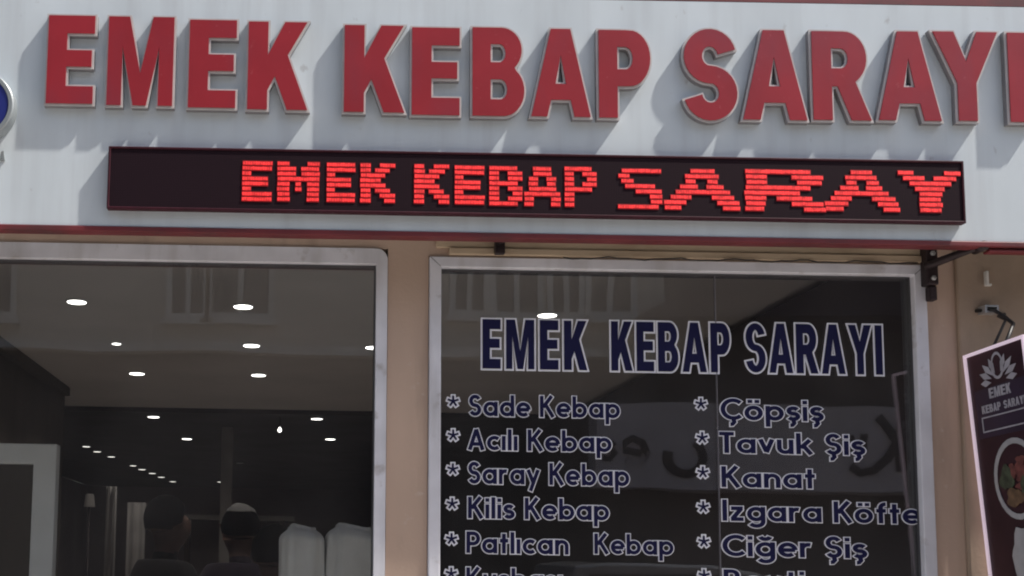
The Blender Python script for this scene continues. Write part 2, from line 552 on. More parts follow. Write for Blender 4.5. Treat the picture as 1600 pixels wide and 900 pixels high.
GL = {
    'a': ([ring(.34, .34, .255), st((.595, 0), (.595, .68))], .68),
    'b': ([st((.085, 0), (.085, 1)), ring(.34, .34, .255)], .68),
    'c': ([sarc(.34, .34, .255, .255, 48, 312, 18)], .57),
    'd': ([ring(.34, .34, .255), st((.595, 0), (.595, 1))], .68),
    'e': ([st((.10, .33), (.60, .33)), sarc(.34, .34, .255, .255, -2, 312, 22)], .66),
    'p': ([st((.085, -.29), (.085, .68)), ring(.34, .34, .255)], .68),
    'g': ([ring(.34, .34, .255), ('line', [(.595, .68), (.595, .30), (.595, -.02)] + arc(.345, -.02, .25, .20, -10, -150, 10))], .68),
    'ı': ([st((.085, 0), (.085, .68))], .17),
    'i': ([st((.085, 0), (.085, .66)), st((.085, .78), (.085, .95))], .17),
    'l': ([st((.085, 0), (.085, 1))], .17),
    'k': ([st((.085, 0), (.085, 1)), st((.16, .30), (.50, .68)), st((.26, .40), (.54, 0))], .60),
    'n': ([st((.085, 0), (.085, .68)), ('line', arc(.31, .38, .215, .215, 170, 0, 12) + [(.525, .2), (.525, 0)])], .61),
    'r': ([st((.085, 0), (.085, .68)), sarc(.30, .38, .215, .215, 172, 70, 8)], .43),
    's': ([s_small(.25, .68, .165)], .50),
    't': ([st((.20, 0), (.20, .92)), st((.02, .595), (.39, .595))], .40),
    'u': ([('line', [(.085, .68), (.085, .5)] + arc(.30, .30, .215, .215, 180, 345, 12)), st((.515, 0), (.515, .68))], .60),
    'v': ([st((.075, .68), (.29, .10)), st((.505, .68), (.29, .06))], .58),
    'y': ([st((.075, .68), (.31, .10)), st((.545, .68), (.18, -.29))], .62),
    'z': ([st((.05, .595), (.49, .595)), st((.42, .57), (.10, .11)), st((.04, .085), (.51, .085))], .54),
    'f': ([('line', [(.19, 0), (.19, .5)] + arc(.37, .74, .18, .17, 175, 85, 8)), st((.02, .595), (.38, .595))], .40),
    'o': ([ring(.34, .34, .255)], .68),
    'S': ([s_small(.29, 1.0, .195)], .58),
    'A': ([st((.09, 0), (.385, .96)), st((.68, 0), (.385, .98)), st((.2, .28), (.57, .28))], .77),
    'K': ([st((.085, 0), (.085, 1)), st((.15, .46), (.56, 1)), st((.26, .60), (.62, 0))], .68),
    'P': ([st((.085, 0), (.085, 1)), ('line', [(.085, .915), (.3, .915)] + arc(.30, .675, .23, .24, 85, -85, 12) + [(.085, .435)])], .60),
    'C': ([sarc(.47, .5, .385, .415, 46, 314, 22)], .78),
    'T': ([st((.27, 0), (.27, 1)), st((.0, .915), (.54, .915))], .54),
    'I': ([st((.085, 0), (.085, 1))], .17),
    'B': ([st((.085, 0), (.085, 1)), ('line', [(.085, .915), (.3, .915)] + arc(.30, .72, .19, .195, 85, -85, 10) + [(.085, .525)]),
           ('line', [(.3, .525)] + arc(.33, .305, .22, .22, 85, -85, 10) + [(.085, .085)])], .62),
    '*': ([st((0.30, .30), (.30 + .27 * cos(radians(a)), .30 + .27 * sin(radians(a)))) for a in (90, 162, 234, 306, 18)], .60),
}
GL['ö'] = (GL['o'][0] + [st((.21, .80), (.21, .95)), st((.47, .80), (.47, .95))], .68)
GL['ğ'] = (GL['g'][0] + [sarc(.34, .95, .17, .13, 190, 350, 8)], .68)
GL['ş'] = (GL['s'][0] + [ced(.25)], .50)
GL['Ş'] = (GL['S'][0] + [ced(.29)], .58)
GL['Ç'] = (GL['C'][0] + [ced(.47)], .78)


def stroke_faces(mb, kind, pts, place, hw, ext, y, mi):
    n = len(pts)
    if kind == 'line' and ext:
        (x0, y0), (x1, y1) = pts[0], pts[1]
        l = hypot(x1 - x0, y1 - y0)
        pts = [(x0 - (x1 - x0) / l * ext, y0 - (y1 - y0) / l * ext)] + list(pts[1:])
        (x0, y0), (x1, y1) = pts[-1], pts[-2]
        l = hypot(x1 - x0, y1 - y0)
        pts = pts[:-1] + [(x0 - (x1 - x0) / l * ext, y0 - (y1 - y0) / l * ext)]
    L, R = [], []
    for i in range(n):
        if kind == 'ring':
            a, b = pts[i - 1], pts[(i + 1) % n]
        else:
            a, b = pts[max(i - 1, 0)], pts[min(i + 1, n - 1)]
        dx, dy = b[0] - a[0], b[1] - a[1]
        l = hypot(dx, dy)
        nx, ny = -dy / l, dx / l
        L.append(place(pts[i][0] + nx * hw, pts[i][1] + ny * hw, y))
        R.append(place(pts[i][0] - nx * hw, pts[i][1] - ny * hw, y))
    m = n if kind == 'ring' else n - 1
    mb.add(L + R, [(i, (i + 1) % n, n + (i + 1) % n, n + i) for i in range(m)], mi)


def stroke_text(text, x0, x1, zb, ch, Y, gap=.10, space=.36, w=.175, o=.046):
    """outlined menu writing between x0 and x1, baseline zb, capital height ch"""
    tot = 0
    pos = []
    for c in text:
        if c == ' ':
            tot += space; continue
        pos.append((c, tot)); tot += GL[c][1] + gap
    tot -= gap
    kx = (x1 - x0) / tot
    mb = MB()
    k = 0
    for c, u0 in pos:
        for kind, pts in GL[c][0]:
            k += 1
            place = lambda u, v, y, u0=u0: Vector((x0 + (u0 + u) * kx, y, zb + v * ch))
            dz = (k % 7) * 0.00012
            stroke_faces(mb, kind, pts, place, w / 2 + o, o, Y - dz, 0)
            stroke_faces(mb, kind, pts, place, w / 2, 0, Y - 0.0012 - dz, 1)
    return mb


# ================================================================== THE STREET
GX0, GX1 = -40, 40
def sheet(name, x0, y0, x1, y1, z, m):
    o = MB().add([(x0, y0, z), (x1, y0, z), (x1, y1, z), (x0, y1, z)], [(0, 1, 2, 3)]).build(name, m)
    return tag(o, kind='structure')
sheet('ground', -300, -300, 300, 300, -0.16, M['earth'])
sheet('road', GX0, -10.3, GX1, -4.3, -0.13, M['asphalt'])
tag(MB().box(GX0, -4.15, -0.15, GX1, 0.36, 0.0).build('pavement', M['paving']), kind='structure')
tag(MB().box(GX0, -4.3, -0.15, GX1, -4.152, 0.004).build('kerb', M['kerb'], bevel=.01), kind='structure')
tag(MB().box(GX0, -13.0, -0.15, GX1, -10.45, 0.0).build('far_pavement', M['paving']), kind='structure')
tag(MB().box(GX0, -10.448, -0.15, GX1, -10.3, 0.004).build('far_kerb', M['kerb'], bevel=.01), kind='structure')
mk = MB()
for i in range(-9, 10):
    mk.add([(i * 4 - 1, -7.36, -.126), (i * 4 + 1, -7.36, -.126), (i * 4 + 1, -7.24, -.126), (i * 4 - 1, -7.24, -.126)], [(0, 1, 2, 3)])
tag(mk.build('road_marking', M['white_paint']), kind='structure')

# ================================================================== THE SHOP BUILDING
YW = 0.18                                            # outer face of the shop wall
bld = empty('shop_building', (0, YW, 0), 'tan shop front with two grey framed windows under the white fascia', 'shop')
BX0, BX1 = -4.5, 6.0
L1 = rect(-700, 377, 602, 1250, YW - .008)           # left window, outer edge of its frame
L1i = rect(-600, 402, 584, 1240, YW - .008)
R1 = rect(669, 407, 1463, 1250, YW - .008)           # right window
R1i = rect(688, 424, 1443, 1240, YW - .008)
SILL = 0.62
WX0 = -2.7
EPS = .002
T = .085
zt = max(L1[3], R1[3])
TOP = 6.4
wl = MB()
yb = YW + T
wl.box(BX0, YW, 0, BX1, yb, SILL - EPS)                                    # below the sills
wl.box(BX0, YW, SILL - EPS, WX0 - EPS, yb, L1[3] + EPS)                    # far left
wl.box(L1[2] + EPS, YW, SILL - EPS, R1[0] - EPS, yb, L1[3] + EPS)          # pier
wl.box(R1[2] + EPS, YW, SILL - EPS, BX1, yb, L1[3] + EPS)                  # right pier
wl.box(R1[0] - EPS, YW, R1[3] + EPS, R1[2] + EPS, yb, L1[3] + EPS)         # over the right window
wl.box(BX0, YW, L1[3] + EPS, BX1, yb, TOP)                                 # upper wall
wl.build('wall', M['plaster'], bld)
# shallow step of greyer plaster beyond the right window
px = at(1497, 600, YW).x
MB().box(px, YW - .018, 0, BX1 - .002, YW - .001, R1[3] + .09).build('pilaster', M['plaster2'], bld, bevel=.006)
# header boards above the right window
hz0, hz1 = at(1060, 403, YW - .02).z, at(1060, 393, YW - .02).z
MB().box(R1[0] + .06, YW - .022, hz0, R1[2] - .01, YW - .001, hz1).box(
    R1[0] + .02, YW - .012, hz1 + .002, R1[2] - .01, YW - .0005, hz1 + .05).build('header_board', M['header'], bld, bevel=.003)

# ---- windows
def frame_loop(x0, z0, x1, z1, r, n=6):
    if r <= 0:
        return [(x0, z0), (x1, z0), (x1, z1), (x0, z1)]
    return [(x0, z0), (x1, z0)] + arc(x1 - r, z1 - r, r, r, 0, 90, n) + [(x0, z1)]
flat = lambda u, v, y: Vector((u, y, v))

def window(name, O, I, r, joint=None):
    wroot = MB().prism([frame_loop(O[0], SILL, O[2], O[3], r), frame_loop(I[0], SILL + .05, I[2], I[3], 0)],
                       flat, YW - .010, YW + .07).build('window', M['frame'], bld, bevel=.004)
    wo = Vector((0, 0, 0))
    # inner bead and gasket
    b = .0035
    MB().prism([frame_loop(I[0] + .001, SILL + .051, I[2] - .001, I[3] - .001, 0),
                frame_loop(I[0] + b, SILL + .05 + b, I[2] - b, I[3] - b, 0)], flat, YW + .012, YW + .060).build('gasket', M['seal'], wroot)
    xs = [I[0] + .004] + ([joint - .002, joint + .002] if joint else []) + [I[2] - .004]
    for k in range(0, len(xs), 2):
        MB().box(xs[k], YW + .020, SILL + .055, xs[k + 1], YW + .026, I[3] - .004).build('pane', M['glass'], wroot)
    if joint:
        MB().box(joint - .0014, YW + .018, SILL + .056, joint + .0014, YW + .028, I[3] - .005).build('joint', M['silicone'], wroot)
    for xo, xi in ((O[0], I[0]), (O[2], I[2])):
        if r > 0 and xo == O[2]:
            continue
        a_, b_ = Vector((xo, 0, O[3])), Vector((xi, 0, I[3]))
        dv = (b_ - a_).normalized(); nv = Vector((-dv.z, 0, dv.x)) * .0007
        qs = [a_ + dv * .004 + nv, b_ - dv * .004 + nv, b_ - dv * .004 - nv, a_ + dv * .004 - nv]
        MB().prism([[(q.x, q.z) for q in qs]], flat, YW - .0108, YW - .0095).build('mitre_joint', M['seal'], wroot)
    MB().box(O[0] - .03, YW - .06, SILL - .04, O[2] + .03, YW - .011, SILL - .003).build('sill', M['frame'], wroot, bevel=.004)
    return wroot
L1 = (WX0, 0, L1[2], L1[3]); L1i = (WX0 + .04, 0, L1i[2], L1i[3])
win_l = window('window', L1, L1i, .036)
YG = YW + .020                                       # outer face of the glass
JX = at(1121, 650, YG).x
win_r = window('window', R1, R1i, 0, JX)

# ---- writing on the right window (headline, then the menu)
YT = YG - .0012
def headline(text, x0, x1, yt, yb_, widths, gap):
    a, b = at(x0, (yt + yb_) / 2, YT).x, at(x1, (yt + yb_) / 2, YT).x
    z1, z0 = at((x0 + x1) / 2, yt, YT).z, at((x0 + x1) / 2, yb_, YT).z
    o = .0056
    a += o; b -= o; z0 += o; z1 -= o
    tot = sum(widths) + gap * (len(widths) - 1)
    k = (b - a) / tot
    mb = MB(); u = a
    for i, (c, wd) in enumerate(zip(text, widths)):
        W = wd * k
        lps = cap_loops(c, W, z1 - z0)
        place = lambda p, q, y, u=u: Vector((u + p, y, z0 + q))
        for lp in lps:
            go, gi = grow(lp, o), grow(lp, -o * .8)
            n = len(go)
            yy = YT - .0001 * (i % 2)
            mb.add([place(p, q, yy) for p, q in go] + [place(p, q, yy) for p, q in gi],
                   [(j, (j + 1) % n, n + (j + 1) % n, n + j) for j in range(n)], 0)
        mb.prism(lps, place, YT - .0014, None, 1)
        u += W + gap * k
    return mb.build('headline_lettering', [M['vinyl'], M['navy']], win_r)
headline('EMEK', 751, 920, 497.5, 580, [.72, 1.12, .74, .92], .22)
headline('KEBAP', 952, 1143, 501, 583.5, [.88, .72, .84, 1.0, .80], .17)
headline('SARAYI', 1162, 1381, 504, 586.5, [.84, 1.0, .92, 1.0, .98, .30], .15)
LINES = [
    ('Sade Kebap', 731, 970, 617, 653.5), ('Acılı Kebap', 729, 957, 670, 706.5), ('Saray Kebap', 729.6, 984.6, 721.8, 759.5),
    ('Kilis Kebap', 729.6, 953, 776.5, 813.3), ('Patlıcan', 727, 890, 830, 867), ('Kebap', 927, 1053.5, 833, 868), ('Kuşbaşı', 727, 880, 886, 922),
    ('Çöpşiş', 1124, 1288, 622, 659), ('Tavuk Şiş', 1122, 1353, 675, 711.3), ('Kanat', 1125.5, 1275, 728, 764),
    ('Izgara Köfte', 1127, 1439, 781.5, 818), ('Ciğer Şiş', 1127, 1356, 835.5, 872.5), ('Beyti', 1129, 1258, 889, 925),
]
for t, x0, x1, y0, y1 in LINES:
    my = (y0 + y1) / 2
    a, b = at(x0, my, YT).x, at(x1, my, YT).x
    z1, z0 = at((x0 + x1) / 2, y0, YT).z, at((x0 + x1) / 2, y1, YT).z
    h = z1 - z0
    ol = .046 * h
    stroke_text(t, a + ol, b - ol, z0 + ol, h - 2 * ol, YT).build('menu_lettering', [M['vinyl'], M['navy']], win_r)
for x, y in [(708, 627), (708, 680), (707.5, 733), (706.5, 787), (705.5, 842), (705, 896),
             (1095, 631), (1097, 684), (1098, 738), (1098.6, 792), (1099.6, 846), (1100, 899)]:
    p = at(x, y, YT)
    stroke_text('*', p.x - .0195, p.x + .0195, p.z - .0195, .065, YT, w=.10, o=.075).build('menu_bullet', [M['vinyl'], M['navy']], win_r)

# ---- the room behind the glass
ZC = 2.90                                            # ceiling
YC = 6.75                                            # where the pale ceiling ends
LXW, RXW = -1.88, 2.35
yi = yb + .002
MB().box(WX0, yi, -.05, 4.6, 18.2, -.002).build('floor', M['floor_in'], bld)
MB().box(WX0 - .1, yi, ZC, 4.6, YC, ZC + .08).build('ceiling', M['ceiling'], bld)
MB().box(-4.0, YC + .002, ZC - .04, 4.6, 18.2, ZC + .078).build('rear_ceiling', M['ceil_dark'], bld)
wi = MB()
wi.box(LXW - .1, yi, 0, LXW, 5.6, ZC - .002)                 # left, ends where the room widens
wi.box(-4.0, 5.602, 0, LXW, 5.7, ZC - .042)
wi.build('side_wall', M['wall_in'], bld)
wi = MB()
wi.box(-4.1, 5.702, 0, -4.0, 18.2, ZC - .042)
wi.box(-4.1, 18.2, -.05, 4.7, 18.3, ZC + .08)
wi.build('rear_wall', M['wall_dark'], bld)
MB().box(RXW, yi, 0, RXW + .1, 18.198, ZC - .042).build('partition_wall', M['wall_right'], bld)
# cornice of the left wall
MB().box(LXW + .001, yi, ZC - .07, LXW + .06, 5.6, ZC - .003).build('cornice', M['wall_in'], bld)
# square pillar and wall strips far back
p = at(350, 860, 7.8)
MB().box(p.x - .05, 7.8, 0, p.x + .06, 7.92, ZC - .043).build('pillar', M['curtain'], bld)
# roof
MB().box(BX0, yb, TOP - .2, BX1, 18.3, TOP).build('roof', M['opp_wall'], bld)
for x in (BX0, BX1 - .2):
    MB().box(x, yb + .001, 0, x + .2, 18.3, TOP - .202).build('outer_side_wall', M['plaster'], bld)
# upper-floor windows
for x in (-2.6, .2, 3.0):
    f = MB().prism([frame_loop(x - .6, 4.2, x + .6, 5.6, 0), frame_loop(x - .53, 4.27, x + .53, 5.53, 0)], flat, YW - .03, YW - .001).build('upper_window', M['frame'], bld)
    MB().box(x - .528, YW - .012, 4.272, x + .528, YW - .004, 5.528).build('pane', M['opp_glass'], f)

# ---- ceiling downlights
LIGHTS = [
    (120, 470, .107, 'round lit downlight in pale ceiling, nearest one at the left window'),
    (380, 477.5, .107, 'round lit downlight in front of a reflected window, nearest right one of left window'),
    (855, 491, .107, 'round lit downlight just above the navy window headline'),
    (182, 535.5, .060, 'small lit downlight, narrowest in the pale ceiling behind left window'),
    (393, 538.5, .110, 'round lit downlight in second row of the pale ceiling'),
    (584, 541.5, .110, 'lit downlight partly cut off by right frame of left window'),
    (214, 582.5, .118, 'round lit downlight in third row, left one of the pair'),
    (404, 585, .112, 'round lit downlight in third row, right one of the pair'),
    (240, 650.5, .115, 'lit downlight just past the edge of the pale ceiling, left'),
    (495, 653.5, .112, 'lit downlight just past the edge of the pale ceiling, right'),
    (292, 685, .115, 'lit downlight in dark rear ceiling, right of the row of spots'),
    (516, 685.5, .115, 'lit downlight in dark rear ceiling, nearest left window frame'),
]
def downlight(d, z, lab, m, group='downlights in the shop ceiling', watt=0):
    c = atz(px_, py_, z)
    t = empty('ceiling_downlight', (c.x, c.y, z), lab, 'downlight', group)
    r = d * .46
    MB().lathe([(r * 1.16, z), (r * 1.14, z - .008), (r * 1.02, z - .008), (r * 1.0, z - .001)], (c.x, c.y, 0), 'z', 28).build('rim', M['lamp_rim'], t)
    MB().lathe([(r * .99, z - .0012), (r * .99, z - .010), (r * .5, z - .0125)], (c.x, c.y, 0), 'z', 28).build('diffuser', m, t)
    if watt:
        ld = bpy.data.lights.new('lamp_light', 'AREA')
        ld.shape = 'DISK'; ld.size = d * .9; ld.energy = watt; ld.color = (1.0, .94, .86); ld.spread = radians(120)
        lo = bpy.data.objects.new('lamp_light', ld); COL.objects.link(lo)
        lo.parent = t; lo.location = (0, 0, -.016)
    return t
for px_, py_, d, lab in LIGHTS:
    z = ZC if py_ < 645 else ZC - .04
    downlight(d, z, lab, M['lamp'], watt=2.4 if py_ < 600 else 1.2)
for px_, py_ in [(135, 697), (152, 705), (174, 713), (208, 727), (222, 733), (238, 739), (252, 745), (270, 752)]:
    downlight(.10 if py_ < 730 else .12, ZC - .04, 'tiny lit spot in the slanting row of eight in the dark rear ceiling', M['lamp_dim'], 'row of rear spots', 1.3)
px_, py_ = 345, 752.5
downlight(.13, ZC - .04, 'dim far spot right of the slanting row of eight', M['lamp_dim'], 'downlights in the shop ceiling', .8)
px_, py_ = 375, 723
downlight(.10, ZC - .04, 'faintest far spot above the second head', M['lamp_rim'], 'downlights in the shop ceiling')
# small hanging bulb
p = at(437, 672, 6.9)
t = empty('hanging_bulb', (p.x, p.y, p.z), 'tiny bright bulb hanging in front of the dark rear ceiling', 'bulb')
MB().lathe([(.004, p.z - .020), (.014, p.z - .014), (.018, p.z), (.012, p.z + .014), (.005, p.z + .026)], (p.x, p.y, 0), 'z', 14).build('globe', M['lamp'], t)
MB().tube([(p.x, p.y, p.z + .026), (p.x, p.y, ZC - .041)], .003, 6).build('cord', M['cable'], t)

# ---- inner glazed door with a pale frame at the left wall
Yd = .75
c1 = at(85, 800, Yd).x
zt_ = at(45, 693, Yd).z
dr = empty('lobby_door', (c1, Yd, 0), 'pale framed glazed door inside the left window', 'door')
MB().prism([frame_loop(LXW + .003, 0, c1, zt_, 0), frame_loop(LXW + .09, .12, c1 - .082, zt_ - .072, 0)], flat, Yd, Yd + .06).build('door_frame', M['door_frame'], dr, bevel=.004)
MB().box(LXW + .085, Yd + .025, .115, c1 - .078, Yd + .031, zt_ - .068).build('pane', M['glass_in'], dr)
MB().tube([(c1 - .055, Yd - .03, .95), (c1 - .055, Yd - .045, 1.0), (c1 - .055, Yd - .045, 1.25), (c1 - .055, Yd - .03, 1.3)], .01, 8).build('handle', M['zinc'], dr)
# ---- grey curtain further back
def pleat(x0, x1, y, z0, z1, n, amp, th=.006):
    mb = MB(); N = n * 8
    v = []
    for s in (0, 1):
        for i in range(N + 1):
            x = x0 + (x1 - x0) * i / N
            yy = y + amp * sin(2 * pi * n * i / N) + s * th
            v += [(x, yy, z0), (x, yy, z1)]
    f = []
    K = 2 * (N + 1)
    for i in range(N):
        a = 2 * i
        f += [(a, a + 2, a + 3, a + 1), (K + a, K + a + 1, K + a + 3, K + a + 2), (a + 1, a + 3, K + a + 3, K + a + 1), (a, K + a, K + a + 2, a + 2)]
    f += [(0, 1, K + 1, K), (2 * N, K + 2 * N, K + 2 * N + 1, 2 * N + 1)]
    return mb.add(v, f, 0, True)
for a, b, yt, Yc, lab in [(163, 180, 760, 7.0, 'narrow grey curtain in the dark room, left one beside the first head'),
                          (197, 226, 785, 7.4, 'grey curtain in the dark room, directly left of the first head')]:
    A, B = at(a, 850, Yc), at(b, 850, Yc)
    z1 = at(a, yt, Yc).z
    tag(pleat(A.x, B.x, Yc, .05, z1, 2, .02).build('curtain', M['curtain']), lab, 'curtain', 'grey curtains')
# lamp on a thin stand
p = at(140, 782, 5.45)
t = empty('floor_lamp', (p.x, p.y, 0), 'small pale lamp on a thin stand in the dark room under the row of spots', 'lamp')
MB().lathe([(.045, p.z - .05), (.034, p.z + .04), (.028, p.z + .05)], (p.x, p.y, 0), 'z', 16).build('shade', M['curtain'], t)
MB().tube([(p.x, p.y, .021), (p.x, p.y, p.z - .051)], .008, 8).build('stand', M['steel'], t)
MB().lathe([(.14, 0), (.14, .012), (.02, .020)], (p.x, p.y, 0), 'z', 24).build('foot', M['steel'], t)
# dim rail at the back
A, B = at(288, 806, 8.2), at(445, 806, 8.2)
rl = empty('back_shelf', (A.x, 8.2, 0), 'long pale shelf board behind the two standing people', 'shelf')
MB().box(A.x - .1, 8.2, A.z - .03, B.x + .1, 8.5, A.z + .015).build('shelf_board', M['curtain'], rl)
MB().box(A.x, 8.25, 0, A.x + .05, 8.45, A.z - .032).box(B.x - .05, 8.25, 0, B.x, 8.45, A.z - .032).build('support', M['wood'], rl)

# ---- counter and pale fabric behind the left window's right edge
Yk = .45
ctr = empty('counter', (.25, Yk, 0), 'dark wooden counter behind the left window', 'counter')
MB().box(-.15, Yk - .02, 0, .95, Yk + .5, 1.12).build('counter_body', M['wood'], ctr)
MB().box(-.18, Yk - .05, 1.122, .98, Yk + .53, 1.16).build('counter_top', M['wood'], ctr, bevel=.006)
def bundle(x0, x1, ztop, y, dep, seed, sk):
    """soft upright bundle of folded cloth: rounded top, vertical folds"""
    rnd = random.Random(seed)
    mb = MB(); seg, rows = 44, 30
    cx, rx = (x0 + x1) / 2, (x1 - x0) / 2
    z0 = 1.162
    ph = [rnd.uniform(0, 6.28) for _ in range(4)]
    v, f = [], []
    for j in range(rows + 1):
        t = 1 - (1 - j / rows) ** 2.2
        z = z0 + (ztop - z0) * t
        k = 1.0 if t < .91 else max(.62, max(0, 1 - ((t - .91) / .09) ** 2.2) ** .5)
        k *= .95 + .05 * sin(3 * t + ph[0])
        for i in range(seg):
            a = 2 * pi * i / seg
            fold = 1 + .05 * sin(5 * a + ph[1] + 1.6 * t) + .05 * sin(9 * a + ph[2] - 3 * t) + .02 * sin(15 * a + 4 * t)
            s = abs(cos(a)) ** .6 * (1 if cos(a) >= 0 else -1)
            q = abs(sin(a)) ** .6 * (1 if sin(a) >= 0 else -1)
            v.append((cx + rx * k * s * fold + sk * t, y + dep * k * q * fold, z + (.007 * sin(a + ph[3]) + .005 * sin(3 * a + ph[0])) * t))
    for j in range(rows):
        for i in range(seg):
            a, b = j * seg + i, j * seg + (i + 1) % seg
            f.append((a, b, b + seg, a + seg))
    f.append(tuple(range(seg))); f.append(tuple(rows * seg + i for i in range(seg)))
    return mb.add(v, f, 0, True)
p0, p1, p2 = at(438, 860, Yk + .2), at(508, 860, Yk + .2), at(596, 860, Yk + .2)
tag(bundle(p0.x - .004, p1.x + .006, at(470, 824, Yk + .2).z, Yk + .2, .13, 3, -.004).build('fabric_bundle', M['cloth_white']),
    'tall pale fabric bundle beside the dark haired head', 'fabric', 'pale fabric bundles on the counter')
tag(bundle(p1.x - .014, p2.x, at(540, 822, Yk + .2).z, Yk + .22, .14, 8, .004).build('fabric_bundle', M['cloth_white']),
    'tall pale fabric bundle against the right frame of left window', 'fabric', 'pale fabric bundles on the counter')

# ---- people inside
def person(x, y, face, height, top_m, label, hair_h=1.0, cap=False, stoop=0.0):
    """one continuous skinned body; face = heading in radians (0 looks to +x)"""
    k = height / 1.75
    P = {}
    E = []
    def a(n, px, pz, py, r, parent=None):
        P[n] = (px, py, pz, r)
        if parent: E.append((parent, n))
    a('hip', 0, .95, 0, .15)
    a('waist', .01, 1.10, 0, .135, 'hip')
    a('chest', .02, 1.30, 0, .155, 'waist')
    a('base', .0, 1.45, 0, .075, 'chest')
    a('neck', .015 + stoop, 1.51, 0, .055, 'base')
    a('jaw', .032 + stoop, 1.565, 0, .080, 'neck')
    a('face', .040 + stoop, 1.615, 0, .100, 'jaw')
    a('skull', .012 + stoop, 1.665, 0, .118, 'face')
    a('crown', .004 + stoop, 1.715, 0, .088, 'skull')
    a('nose', .136 + stoop, 1.605, 0, .018, 'face')
    for s in (-1, 1):
        q = 'l' if s > 0 else 'r'
        a('ear' + q, .010 + stoop, 1.63, s * .098, .018, 'skull')
        a('sh' + q, .0, 1.41, s * .17, .065, 'chest')
        a('el' + q, -.02, 1.12, s * .24, .045, 'sh' + q)
        a('wr' + q, .12, .92, s * .22, .030, 'el' + q)
        a('pa' + q, .17, .86, s * .20, .030, 'wr' + q)
        for i in range(4):
            a('f%d' % i + q, .22, .78 + .006 * i, s * (.20 + (i - 1.5) * .022), .009, 'pa' + q)
        a('th' + q, .21, .84, s * .16, .010, 'wr' + q)
        a('kn' + q, .02, .50, s * .10, .068, 'hip')
        a('an' + q, -.01, .09, s * .10, .045, 'kn' + q)
        a('to' + q, .16, .045, s * .11, .036, 'an' + q)
    names = list(P)
    c, sn = cos(face), sin(face)
    verts = [(P[n][0] * k * c - P[n][1] * k * sn, P[n][0] * k * sn + P[n][1] * k * c, P[n][2] * k) for n in names]
    me = bpy.data.meshes.new('tmp')
    me.from_pydata(verts, [(names.index(i), names.index(j)) for i, j in E], [])
    o = bpy.data.objects.new('tmp', me); COL.objects.link(o)
    md = o.modifiers.new('skin', 'SKIN'); md.use_smooth_shade = True
    for i, n in enumerate(names):
        r = P[n][3] * k
        fl = .72 if n in ('hip', 'waist', 'chest') else 1
        me.skin_vertices[0].data[i].radius = (r, r * fl) if n not in ('hip', 'waist', 'chest') else (r, r)
    me.skin_vertices[0].data[0].use_root = True
    sb = o.modifiers.new('sub', 'SUBSURF'); sb.levels = 2; sb.render_levels = 2
    dg = bpy.context.evaluated_depsgraph_get()
    body_me = bpy.data.meshes.new_from_object(o.evaluated_get(dg))
    bpy.data.objects.remove(o); bpy.data.meshes.remove(me)
    t = empty('person', (x, y, 0), label, 'person', 'people inside the shop')
    body_me.name = 'body'
    body_me.materials.clear()
    body_me.materials.append(M['skin']); body_me.materials.append(top_m)
    for p in body_me.polygons:
        zc = p.center.z / k
        hand = zc < .90 and zc > .74 and hypot(p.center.x, p.center.y) > .17 * k
        p.material_index = 0 if (zc > 1.50 or hand) else 1
    b = bpy.data.objects.new('body', body_me); COL.objects.link(b); b.parent = t
    # hair or cap as a shell over the skull
    hx, hz = (.006 + stoop) * k, 1.668 * k
    mb = MB(); v, f = [], []
    seg, rows = 22, 9
    for j in range(rows + 1):
        for i in range(seg):
            u = 2 * pi * i / seg
            q = min(1, max(0, (cos(u) + .15) / .8)); q = q * q * (3 - 2 * q)
            cut = radians(118 - 62 * q) * j / rows
            R = .113 + .003 * sin(5 * u + 3 * cut) + .002 * sin(11 * u - 7 * cut)
            lx, ly, lz = R * 1.04 * sin(cut) * cos(u), R * .97 * sin(cut) * sin(u), R * 1.02 * hair_h * cos(cut)
            v.append((x + (hx + lx * k) * c - ly * k * sn, y + (hx + lx * k) * sn + ly * k * c, hz + lz * k))
    for j in range(rows):
        for i in range(seg):
            a_, b_ = j * seg + i, j * seg + (i + 1) % seg
            f.append((a_, b_, b_ + seg, a_ + seg))
    mb.add(v, f, 0, True).build('hair', M['hair'], t)
    if cap:
        v2 = [(q[0], q[1], q[2] + .010) for q in v[:seg * 5]]
        f2 = [q for q in f if max(q) < seg * 5]
        MB().add(v2, f2, 0, True).build('cap', M['cap'], t)
    # eyes
    for s in (-1, 1):
        ex, ey = .112 + stoop, s * .033
        MB().lathe([(.002, -.007), (.007, -.004), (.008, 0), (.007, .004), (.002, .007)],
                   (x + (ex * c - ey * sn) * k, y + (ex * sn + ey * c) * k, 1.648 * k), 'z', 10).build('eye', M['hair'], t)
    return t
p = at(258, 815, 2.7)
person(p.x, 2.7, radians(48), 1.87, M['cloth_dark'], 'dark haired person in dark clothes left of the pillar, turned away to the right')
p = at(376, 815, 3.3)
person(p.x, 3.3, radians(100), 1.85, M['cloth_plum'], 'person in a small pale cap seen from behind in front of the pillar', cap=True)
p = at(431, 865, 1.6)
person(p.x, 1.6, radians(70), 1.70, M['cloth_dark'], 'black haired person, lowest head, next to the pale fabric')

